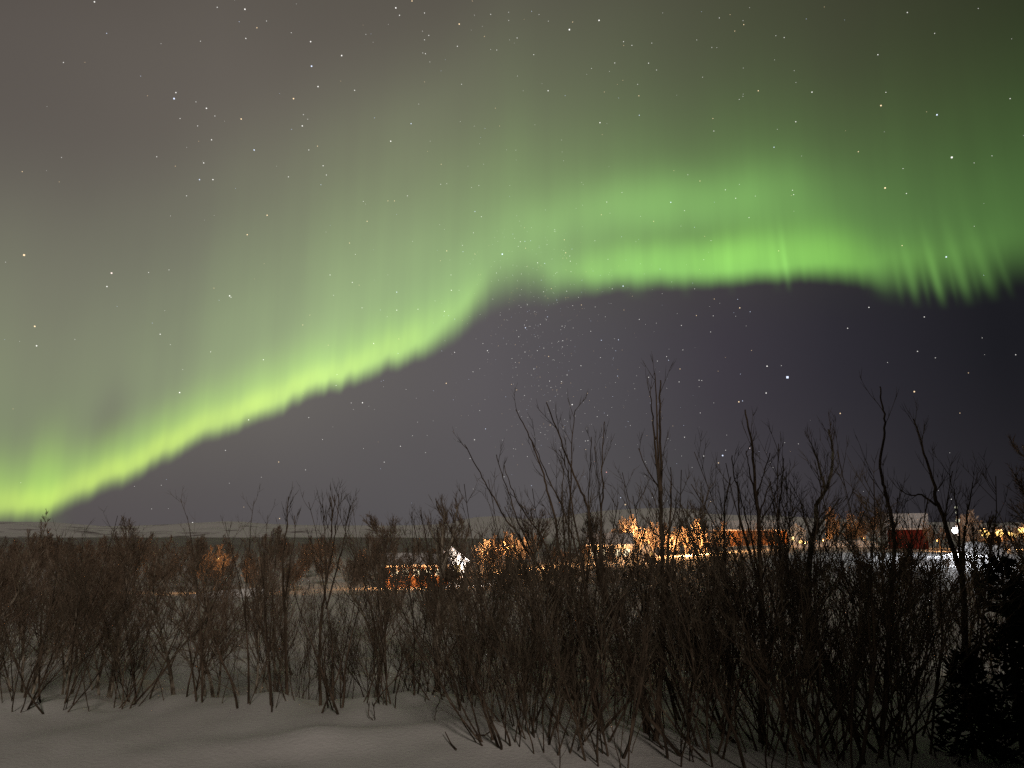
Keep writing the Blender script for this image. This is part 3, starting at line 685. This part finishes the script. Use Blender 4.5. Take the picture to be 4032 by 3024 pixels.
# --- the tangle behind the front row
def field(n, x0, x1, d0, d1, protos, smin, smax, label, group, seed, name='willow_shrub', cat='shrub', minsep=0.0, cap=1.2):
    rng = random.Random(seed); placed = []
    tries = 0
    while len(placed) < n and tries < n * 40:
        tries += 1
        fx = rng.uniform(x0, x1); d = d0 * (d1 / d0) ** rng.random()
        X_ = (fx - 2016) / FPX * d / CP
        if any((X_ - a) ** 2 + (d - b) ** 2 < minsep ** 2 for a, b in placed): continue
        placed.append((X_, d))
        pr = rng.choice(protos); zt = max(v.co.z for v in pr[-1][1].vertices); zg = G(X_, d)
        s_ = min(rng.uniform(smin, smax), (math.tan(R(cap * rng.uniform(.3, 1.0))) * d - zg) / zt)
        plant(name, pr, (X_, d, zg), rng.uniform(0, 6.28), s_, label, cat, group, (rng.gauss(0, .05), rng.gauss(0, .05)))
field(30, -150, 700, 9.3, 18, mid_protos[:2] + birch_protos[:3], .52, .74, 'bare shrub in the dark brown thicket on the far left', 'dark thicket on the far left', 1, minsep=.5, cap=0.3)
field(18, 1200, 1900, 9.6, 15, mid_protos + birch_protos[:2], .50, .74, 'bare shrub in the tangle just behind the middle of the snow edge', 'tangle behind the snow edge', 2, minsep=.5, cap=1.4)
field(7, 720, 1200, 9.8, 16, birch_protos, .48, .62, 'thin bare birch standing apart in the gap where the snow slope shows', 'thin birches in the gap', 9, name='birch_tree', cat='tree', minsep=.6, cap=0.2)
field(34, 1900, 3000, 8.4, 15, mid_protos, .55, .82, 'bare shrub in the dense tangle behind the long slanting whips', 'dense tangle behind the slanting whips', 3, minsep=.45, cap=3.2)
field(34, 3000, 4250, 7.6, 15, mid_protos, .55, .76, 'bare shrub in the black tangle on the right side', 'black tangle on the right', 4, minsep=.45, cap=2.0)
field(23, -200, 2000, 19, 43, mid_protos + birch_protos, .5, .75, 'bare shrub standing on the snow slope beyond the front thicket, left half', 'shrubs on the snow slope, left half', 5, minsep=.9, cap=0.8)
field(28, 2000, 4200, 17, 43, mid_protos + birch_protos, .5, .78, 'bare shrub standing on the snow slope beyond the front thicket, right half', 'shrubs on the snow slope, right half', 6, minsep=.9, cap=0.9)
# --- single birches whose crowns show above the thicket
for i, (fx, top, d, k, label) in enumerate((
    (505, 2015, 42, 0, 'dark bushy birch with two tufts against the sky on the left'), (180, 1992, 50, 3, 'small dark birch in front of the bright foot of the aurora'),
    (1530, 1965, 17, 2, 'round-crowned bare birch left of the pale lit birch'), (1745, 1945, 14, 1, 'broad fan-shaped birch crown rising behind the pale lit birch'),
    (1860, 1940, 15, 3, 'narrow birch with thin upright tips right of the fan-shaped crown'), (2085, 1955, 16, 0, 'low round birch behind the two left-leaning whips'),
    (1020, 2030, 26, 2, 'small round birch on the skyline above the snowy fell'), (2790, 1950, 15, 1, 'dusky birch left of the antler-shaped shrub'),
    (2450, 1960, 15, 2, 'round birch between the slanting whip and the tallest shrub'), (3420, 1900, 12, 0, 'dim birch between the twisted birch and the wavy stem'),
    (3700, 1960, 11, 2, 'dark birch behind the thick leaning willow'), (820, 2090, 20, 1, 'thin leaning birch in front of the brown lit grove'), (4060, 1690, 8.5, 1, 'dark birch cut by the right edge of the photo'))):
    p = at(fx, top, d); z = G(p.x, d); h = (p.z - z); nat = (4.2, 4.6, 3.9, 4.9)[k]
    plant('birch_tree', crown_protos[k], (p.x, d, z), 1.3 * i, h / nat, label, 'tree', 'birches above the thicket')

# ------------------------------------------------------------------ valley: groves, houses, lamps
def lamp_light(parent, loc, col, power, size=0.25):
    l = bpy.data.lights.new('lamp_light', 'POINT'); l.energy = power; l.color = col; l.shadow_soft_size = size
    o = bpy.data.objects.new('lamp_light', l); COL.objects.link(o); o.location = loc
    if parent: o.parent = parent
    return o
SOD, WHT = (1.0, 0.47, 0.17), (0.88, 0.92, 1.0)
def street_lamp(fx, fy, d, label, power, mat='sodium', col=SOD, r=0.26, group='street lamps in the valley', back=False, extra=()):
    p = at(fx, fy, d); z = G(p.x, d) - 0.3; h = p.z - z
    o = empty('street_lamp', (p.x, d, z)); tag(o, label, 'street lamp', group)
    MB().tube([Vector((0.45, 0.25, 0)), Vector((0.45, 0.25, h * .6)), Vector((0.45, 0.25, h + r + .25))], [.09, .08, .06], 8, True).build('pole', M['darkwood'], o)
    MB().tube([Vector((.45, .25, h + r + .22)), Vector((.22, .12, h + r + .30)), Vector((0, 0, h + r + .14))], [.045] * 3, 6, True).build('arm', M['darkwood'], o)
    MB().tube([Vector((0, 0, h + r * .75)), Vector((0, 0, h + r + .05)), Vector((0, 0, h + r + .16))], [r * .95, r * .8, .06], 10, True).build('lamp_hood', M['metal'], o)
    MB().ball((0, 0, h), r, 12, 8).build('lamp_globe', M[mat], o, True)
    for dz, rr in extra: MB().ball((.45, .0, h + dz), rr, 8, 6).build('mast_light', M['dim lamp'], o, True)
    if power: lamp_light(o, (0, (r + 0.9) if back else (-r - 0.6), h - 0.2), col, power)
    return o

def house(name, label, cat, fx, fy, d, w, dep, hw, hr, wall, rz=0.0, roof='roofsnow', windows=(), door=None, wmat='warm window', group=None, gable_front=False):
    """base centre of the front wall at photo point fx,fy, distance d"""
    p = at(fx, fy, d)
    o = empty(name, (p.x, d, p.z), rz); tag(o, label, cat, group)
    if gable_front:
        MB().prism([(-w / 2, -2.2), (w / 2, -2.2), (w / 2, hw), (0, hw + hr), (-w / 2, hw)], 0, dep).build('wall', M[wall], o)
        e, tk = .35, .28; sl = hr / (w / 2)
        MB().prism([(-w / 2 - e, hw - e * sl + .01), (0, hw + hr + .01), (w / 2 + e, hw - e * sl + .01), (w / 2 + e, hw - e * sl + tk), (0, hw + hr + tk), (-w / 2 - e, hw - e * sl + tk)], -.35, dep + .35).build('roof', M[roof], o)
    else:
        m = MB(); m.prism([(0, -2.2), (dep, -2.2), (dep, hw), (dep / 2, hw + hr), (0, hw)], -w / 2, w / 2)
        m.v = [Vector((v.y, v.x, v.z)) for v in m.v]; m.f = [f[::-1] for f in m.f]; m.build('wall', M[wall], o)
        e, tk = .35, .28; sl = hr / (dep / 2)
        m = MB(); m.prism([(-e, hw - e * sl + .01), (dep / 2, hw + hr + .01), (dep + e, hw - e * sl + .01), (dep + e, hw - e * sl + tk), (dep / 2, hw + hr + tk), (-e, hw - e * sl + tk)], -w / 2 - .35, w / 2 + .35)
        m.v = [Vector((v.y, v.x, v.z)) for v in m.v]; m.f = [f[::-1] for f in m.f]; m.build('roof', M[roof], o)
        if cat == 'house': MB().box(w * .22, w * .22 + .6, dep * .5 - .3, dep * .5 + .3, hw + hr * .6, hw + hr + .8).build('chimney', M['darkwood'], o)
    for (x, z, ww, wh) in windows:
        f = MB(); t = .09
        for b in ((x - ww / 2 - t, x + ww / 2 + t, z - t, z), (x - ww / 2 - t, x + ww / 2 + t, z + wh, z + wh + t), (x - ww / 2 - t, x - ww / 2, z, z + wh), (x + ww / 2, x + ww / 2 + t, z, z + wh), (x - .03, x + .03, z, z + wh)):
            f.box(b[0], b[1], -.07, -.004, b[2], b[3])
        f = f.build('window', M['whitewood'], o)
        MB().box(x - ww / 2 + .002, x + ww / 2 - .002, -.03, -.006, z + .002, z + wh - .002).build('pane', M[wmat], f)
    if door:
        x, ww, wh = door; f = MB().box(x - ww / 2, x + ww / 2, -.06, -.004, 0, wh).build('door', M['darkwood'], o)
        MB().ball((x + ww / 2 - .12, -.09, wh * .48), .05, 8, 6).build('handle', M['metal'], f)
    return o
def wall_lamp(o, x, z, power, col=SOD, mat='sodium', r=.16):
    b = MB().box(x - .07, x + .07, -.22, -.008, z - .05, z + .05).build('wall_lamp', M['metal'], o)
    MB().ball((x, -.36, z - .05), r, 10, 7).build('lamp_globe', M[mat], b, True)
    lamp_light(o, (x, -1.6, z - .3), col, power)

h1 = house('house', 'small house with a white-lit gable beside the leftmost house lights', 'house', 1770, 2292, 95, 4.0, 7, 2.6, 1.5, 'whitewood', 0.25, gable_front=True, windows=((-1.2, 1.0, .8, 1.1), (.9, 1.0, .8, 1.1)), door=(0, .9, 2.0))
wall_lamp(h1, 1.5, 2.3, 800, (1, .84, .72), 'white lamp')
h2 = house('cabin', 'low cabin with a row of small yellow windows left of the white gable', 'house', 1640, 2296, 92, 7.5, 6, 2.0, 1.2, 'brownwood', 0.1, windows=tuple((-2.6 + 1.3 * i, .9, .7, .7) for i in range(5)), wmat='pale window')
wall_lamp(h2, -3.0, 1.7, 900); wall_lamp(h2, 1.3, 1.7, 700)
h3 = house('cabin', 'brightest orange cabin with glowing windows below the lit birches', 'house', 2405, 2212, 120, 6.8, 6, 2.6, 1.6, 'whitewood', -.1, windows=((-2.5, .9, .9, 1.0), (-1.2, .9, .9, 1.0), (1.2, .9, .9, 1.0), (2.5, .9, .9, 1.0)), door=(0, .9, 2.0), wmat='pale window')
wall_lamp(h3, -1.9, 2.2, 420); wall_lamp(h3, 1.8, 2.2, 360)
h4 = house('shed', 'little lit shed with a pointed gable right of the brightest cabin', 'shed', 2548, 2212, 118, 2.2, 3, 1.2, 1.5, 'whitewood', 0.0, gable_front=True, door=(0, .8, 1.2))
wall_lamp(h4, .7, 1.2, 150)
h5 = house('barn', 'long brown wooden barn lit dull orange below the rounded hill', 'barn', 2970, 2158, 190, 20, 9, 4.4, 2.2, 'brownwood', -.28)
wall_lamp(h5, -5.5, 3.4, 650, r=.08); wall_lamp(h5, 5.5, 3.4, 650, r=.08)
h6 = house('house', 'small pale grey house at the end of the long brown barn', 'house', 3140, 2150, 185, 4.2, 5, 3.6, 1.6, 'whitewood', -.36, windows=((-1, 1.2, .8, 1.0),), wmat='warm window', gable_front=True)
h7 = house('barn', 'dark red barn under a pale snow roof behind the wavy stem', 'barn', 3578, 2152, 125, 5.8, 8, 2.9, 2.3, 'redwood', -.50)
h8 = house('house', 'low house with lit windows under the orange lamps at the right edge', 'house', 3950, 2132, 175, 13, 7, 2.2, 1.2, 'darkwood', -.55, windows=((-3.4, .9, 1.1, 1.0), (2.6, .9, 1.1, 1.0)))

L = street_lamp
L(3152, 2134, 150, 'leftmost orange lamp of the row along the lit road', 2600, r=.34)
L(3208, 2136, 155, 'second orange lamp of the row along the lit road', 1800, r=.24)
L(3240, 2131, 160, 'third and faintest orange lamp of the row along the lit road', 1800, r=.20)
L(3400, 2120, 156, 'orange lamp at the right end of the lit road, near the red barn', 900, r=.12)
L(3760, 2090, 86, 'white floodlight on a tall mast with small lights above it', 4600, 'white lamp', WHT, .31, extra=((1.15, .22), (2.05, .13), (2.6, .15)))
L(3866, 2095, 130, 'orange globe lamp nearest the white floodlight', 3200, r=.60)
L(3886, 2100, 133, 'smaller orange lamp touching the one nearest the floodlight', 700, r=.45)
L(3936, 2099, 130, 'round orange lamp in the middle of the group at the right edge', 3200, r=.60)
L(3978, 2103, 135, 'dim oval orange lamp between the two bright ones at the right edge', 900, r=.40)
L(4024, 2090, 130, 'orange lamp cut by the right edge of the photo', 3000, r=.60)
L(2490, 2118, 128.5, 'street lamp hidden among the orange lit birches behind the cabin', 8000, r=.10, back=True)
L(2720, 2130, 136, 'street lamp among the orange grove right of the tallest shrub', 40000, r=.10, back=True)
L(2020, 2150, 118, 'street lamp among the pale orange birches behind the left-leaning whips', 15000, r=.10, back=True)
L(860, 2200, 74, 'street lamp hidden before the dull orange grove on the left', 900, r=.03, back=True)
L(3690, 2130, 108, 'street lamp beside the round reddish tree next to the red barn', 500, r=.08)

# white floodlit snow bank, road, parked car
def bank(name, label, pts, d0, d1, hgt, cat='snow bank'):
    """a rounded heap of ploughed snow from photo x a to x b at distance d"""
    (xa, ya), (xb, yb) = pts
    mb = MB(); n, k = 40, 9
    for i in range(n):
        t = i / (n - 1); p = at(xa + (xb - xa) * t, ya + (yb - ya) * t, d0 + (d1 - d0) * t)
        env = math.sin(math.pi * min(1, max(0, t))) ** .35 if 0 < t < 1 else 0.02
        for j in range(k):
            s_ = j / (k - 1) * 2 - 1
            z = hgt * env * (1 - s_ * s_) * (0.8 + .4 * noise.noise(Vector((p.x * .5, s_ * 1.5, d0)))) - .8 * abs(s_) ** 3
            mb.v.append(Vector((p.x, p.y + s_ * hgt * 1.7 * (0.5 + .5 * env), p.z + z)))
    for i in range(n - 1):
        for j in range(k - 1): mb.f.append((i * k + j, (i + 1) * k + j, (i + 1) * k + j + 1, i * k + j + 1))
    return tag(mb.build(name, M['snow'], smooth=True), label, cat, 'ploughed snow banks')
bank('snow_bank', 'dazzling white snow bank under the floodlight', ((3762, 2172), (3945, 2168)), 93, 95, 1.25)
bank('snow_bank', 'long dim snow bank below the floodlit one', ((3560, 2215), (3970, 2212)), 84, 86, 1.0)
bank('snow_bank', 'orange lit snow bank along the road with three lamps', ((3105, 2158), (3450, 2142)), 147, 154, 1.4)
bank('snow_bank', 'grey sloping snow bank below the lamp-lit road', ((2960, 2246), (3260, 2180)), 100, 118, 1.0)
bank('snow_bank', 'thin line of lit snow above the left slope', ((740, 2345), (1060, 2316)), 44, 46, .16)
def grove(protos, pts, label, group, seed, name='birch_tree', nat=6.3):
    rng = random.Random(seed)
    for fx, top, d in pts:
        p = at(fx, top, d); z = G(p.x, d); h = max(1.5, p.z - z)
        plant(name, rng.choice(protos), (p.x, d, z), rng.uniform(0, 6.28), h / nat, label, 'tree', group)
def scatter(n, x0, x1, t0, t1, d0, d1, seed):
    rng = random.Random(seed); return [(rng.uniform(x0, x1), rng.uniform(t0, t1), rng.uniform(d0, d1)) for _ in range(n)]
grove(far_protos, scatter(36, -150, 760, 2120, 2220, 48, 110, 1), 'bare birch in the dark grove across the left of the valley', 'dark grove on the left', 11)
grove(far_protos, scatter(30, 660, 1010, 2140, 2200, 78, 110, 2), 'bare birch in the dull orange lit grove on the left', 'dull orange grove on the left', 12)
grove(far_protos, scatter(26, 1000, 1700, 2110, 2220, 60, 125, 3), 'bare birch in the dim grove above the leftmost house lights', 'dim grove in the middle', 13)
grove(frost_protos, [(1905, 2118, 122), (1990, 2098, 128), (2020, 2092, 132), (2055, 2108, 130), (1950, 2150, 118), (1975, 2170, 110), (2085, 2112, 138)], 'frosted birch lit pale orange behind the left-leaning whips', 'pale orange birches', 14)
grove(far_protos, scatter(16, 1850, 2420, 2090, 2180, 100, 170, 4), 'dim bare birch between the pale orange birches and the bright cabin', 'dim birches near the cabin', 15)
grove(frost_protos, [(2440, 2040, 133), (2470, 2034, 131), (2500, 2034, 134), (2530, 2055, 136), (2560, 2050, 132), (2425, 2075, 126)], 'frosted birch lit bright orange above the brightest cabin', 'bright orange birches', 16)
grove(frost_protos + far_protos, scatter(16, 2600, 2860, 2035, 2110, 140, 165, 5), 'birch in the orange lit grove right of the tallest shrub', 'orange grove right of the tallest shrub', 17)
grove(far_protos, scatter(14, 2850, 3120, 2060, 2110, 150, 180, 6), 'bare birch in front of the long brown barn', 'birches before the brown barn', 18)
grove(far_protos, scatter(12, 3260, 3480, 1990, 2070, 150, 185, 7), 'bare birch in the dark clump behind the lamp-lit road', 'dark clump behind the road', 19)
grove(far_protos, [(3650, 2050, 120), (3690, 2062, 122), (3720, 2085, 121), (3665, 2075, 116)], 'birch of the round reddish clump beside the red barn', 'reddish clump beside the red barn', 20)
grove(frost_protos, [(3812, 2000, 116), (3800, 2035, 118), (3825, 2030, 119)], 'frosted birch lit pale pink right of the floodlight', 'pale pink birches by the floodlight', 21)
grove(frost_protos, [(3950, 2128, 95), (3975, 2112, 97), (4005, 2108, 99), (3985, 2140, 93), (4030, 2130, 96)], 'snow-covered bush lit white at the right edge', 'snow-covered bushes at the right edge', 22)

grove(far_protos, scatter(58, -150, 1300, 2088, 2150, 115, 190, 8), 'bare birch in the far dark wood below the fell on the left', 'far dark wood on the left', 23)
grove(far_protos, [(2350, 2150, 104), (2390, 2128, 106), (2425, 2140, 103), (2465, 2150, 105), (2500, 2150, 102), (2560, 2165, 104)], 'garden birch standing before the brightest cabin', 'garden birches before the brightest cabin', 24)
grove(far_protos, [(1560, 2200, 78), (1600, 2215, 76), (1650, 2195, 79), (1700, 2205, 77), (1790, 2190, 80)], 'garden birch standing before the leftmost house lights', 'garden birches before the leftmost lights', 25)
grove(frost_protos, [(2620, 2060, 150), (2670, 2045, 152), (2700, 2062, 148), (2740, 2050, 150), (2780, 2055, 154), (2830, 2075, 150), (2650, 2090, 146), (2600, 2075, 144)], 'frosted birch glowing dull orange right of the tallest shrub', 'glowing birches right of the tallest shrub', 26)
grove(far_protos, [(3850, 2072, 139), (3880, 2078, 142), (3910, 2066, 141), (3950, 2074, 140), (3985, 2070, 143), (4020, 2064, 140), (4045, 2070, 138)], 'birch added behind the right-edge lamps to catch their orange glow', 'birches added to catch the lamp glow', 28)  # added trees that catch the lamplight and stand in for its halo
hedge_protos = [make_willow(500 + i, 3.2, 13, .5, .05, 16, BM, False, .020, .03) for i in range(3)]
rng = random.Random(27)
for i in range(46):
    fx, d = 1790 + 1180 * (i + rng.random()) / 46, rng.uniform(82, 100); p = at(fx, rng.uniform(2192, 2228), d); z = G(p.x, d)
    plant('birch_shrub', rng.choice(hedge_protos), (p.x, d, z), rng.uniform(0, 6.28), max(.2, (p.z - z) / 3.3), 'low dark shrub of the hedge line in front of the lit houses', 'shrub', 'hedge line before the lit houses')
for i in range(38):
    fx, d = 2960 + 1120 * (i + rng.random()) / 38, rng.uniform(48, 84); X_ = (fx - 2016) / FPX * d / CP; z = G(X_, d)
    plant('birch_shrub', rng.choice(hedge_protos), (X_, d, z), rng.uniform(0, 6.28), rng.uniform(.32, .55), 'low bare shrub dotting the grey snow rise below the red barn and the floodlight', 'shrub', 'low shrubs on the snow rise')
# dark young spruces on the right
def spruce(fx, top, d, label, seed, name='spruce_tree', group=None):
    rng = random.Random(seed); p = at(fx, top, d); z = G(p.x, d); h = p.z - z
    o = empty(name, (p.x, d, z)); tag(o, label, 'tree', group)
    MB().tube([Vector((0, 0, -.1)), Vector((0, 0, h * .6)), Vector((0, 0, h))], [h * .025, h * .014, h * .004], 7).build('trunk', M['willow'], o)
    m = MB(); nb = int(80 * max(1.0, h))
    for i in range(nb):
        t = (i + rng.random()) / nb; zz = h * (.06 + .92 * t); L_ = h * .28 * (1 - t) ** .85 * rng.uniform(.75, 1.1) + .05
        a = rng.uniform(0, 6.28); d0 = Vector((math.cos(a), math.sin(a), .12 - .35 * (1 - t)))
        q = branch(rng, Vector((0, 0, zz)), d0, L_, 5, .05, .03)
        m.tube(q, [.008, .006, .005, .004, .003, .002], 3)
        for _ in range(int(9 + 18 * L_)):
            s_, dd = along(q, rng.uniform(.1, .99)); e_ = side_dir(rng, dd, rng.uniform(.5, 1.0)); ln = rng.uniform(.05, .13) * (1 + L_ * .5)
            w = e_.cross(Vector((0, 0, 1))).normalized() * .012; n = len(m.v)
            mid = s_ + e_ * ln * .5 - Vector((0, 0, .01))
            m.v += [s_, mid + w, s_ + e_ * ln, mid - w, mid + Vector((0, 0, .012)), mid - Vector((0, 0, .012))]; m.f += [(n, n + 1, n + 2), (n, n + 2, n + 3), (n, n + 4, n + 2), (n, n + 2, n + 5)]
    m.build('crown', M['spruce'], o)
spruce(3935, 2185, 6.4, 'black young spruce in the lower right corner', 1)
spruce(4070, 2310, 5.9, 'black spruce cut by the lower right edge of the photo', 2)
spruce(3790, 2560, 6.3, 'small black spruce low in the right corner, left of the taller one', 3)
for i, (x, y, h_, lab) in enumerate(((4.9, -2.2, 9.5, 'added unseen spruce nearest to the photographer on the right'), (6.2, -.6, 9.0, 'second added unseen spruce from the photographer on the right'),  # spruces added out of view to keep the moonlight off the sides
                                 (7.9, -1.8, 10.5, 'tallest added unseen spruce on the right of the photographer'), (9.8, -.4, 9.5, 'added unseen spruce farthest out on the right of the photographer'), (-6.6, -1.2, 4.6, 'added unseen spruce beside the photographer on the left'))):
    rng = random.Random(60 + i); z = G(x, y)
    o = empty('spruce_tree', (x, y, z)); tag(o, lab, 'tree', 'unseen spruces added to shade the moonlight')
    MB().tube([Vector((0, 0, -.1)), Vector((0, 0, h_ * .6)), Vector((0, 0, h_))], [h_ * .022, h_ * .013, .01], 7).build('trunk', M['willow'], o)
    m = MB()
    for k in range(260):
        t = (k + rng.random()) / 260; zz = h_ * (.05 + .93 * t); L_ = h_ * .25 * (1 - t) ** .7 + .12; a = rng.uniform(0, 6.28)
        q = branch(rng, Vector((0, 0, zz)), Vector((math.cos(a), math.sin(a), -.25)), L_, 4, .05, .03)
        m.tube(q, [.09, .14, .13, .09, .02], 4)
    m.build('crown', M['spruce'], o)
# sticks in the open snow
def stick(pts, label, r=.008):
    q = [ground_pt(x, y) for x, y in pts]; base = q[0].copy(); q = [p - base + Vector((0, 0, .012)) for p in q]; q[-1].z += .05
    m = MB().tube(q, [r * (1 - .5 * i / (len(q) - 1)) for i in range(len(q))], 5, True).build('fallen_stick', M['willow']); m.location = base; tag(m, label, 'stick', 'sticks on the open snow')
stick([(1796, 2960), (1776, 2938), (1752, 2914)], 'short straight stick lying alone on the open snow')
stick([(1870, 2902), (1910, 2903), (1950, 2898)], 'thin flat stick lying by the feet of the near shrubs')
def sprig(stems, label, Yb, seed):
    T('willow_sapling', label, 'sapling', Yb, stems, .011, 3, seed=seed, twr=.003, tlo=.05, thi=.25, group='saplings on the open snow')
sprig([[(1468, 2770), (1472, 2800), (1478, 2838)], [(1452, 2790), (1455, 2822), (1474, 2838)]], 'tiny two-legged sapling poking out of the snow edge', ground_pt(1478, 2838).y, 31)
sprig([[(1745, 2730), (1728, 2765), (1716, 2800), (1711, 2838)]], 'single bent sapling standing alone below the pale birch', ground_pt(1711, 2838).y, 32)
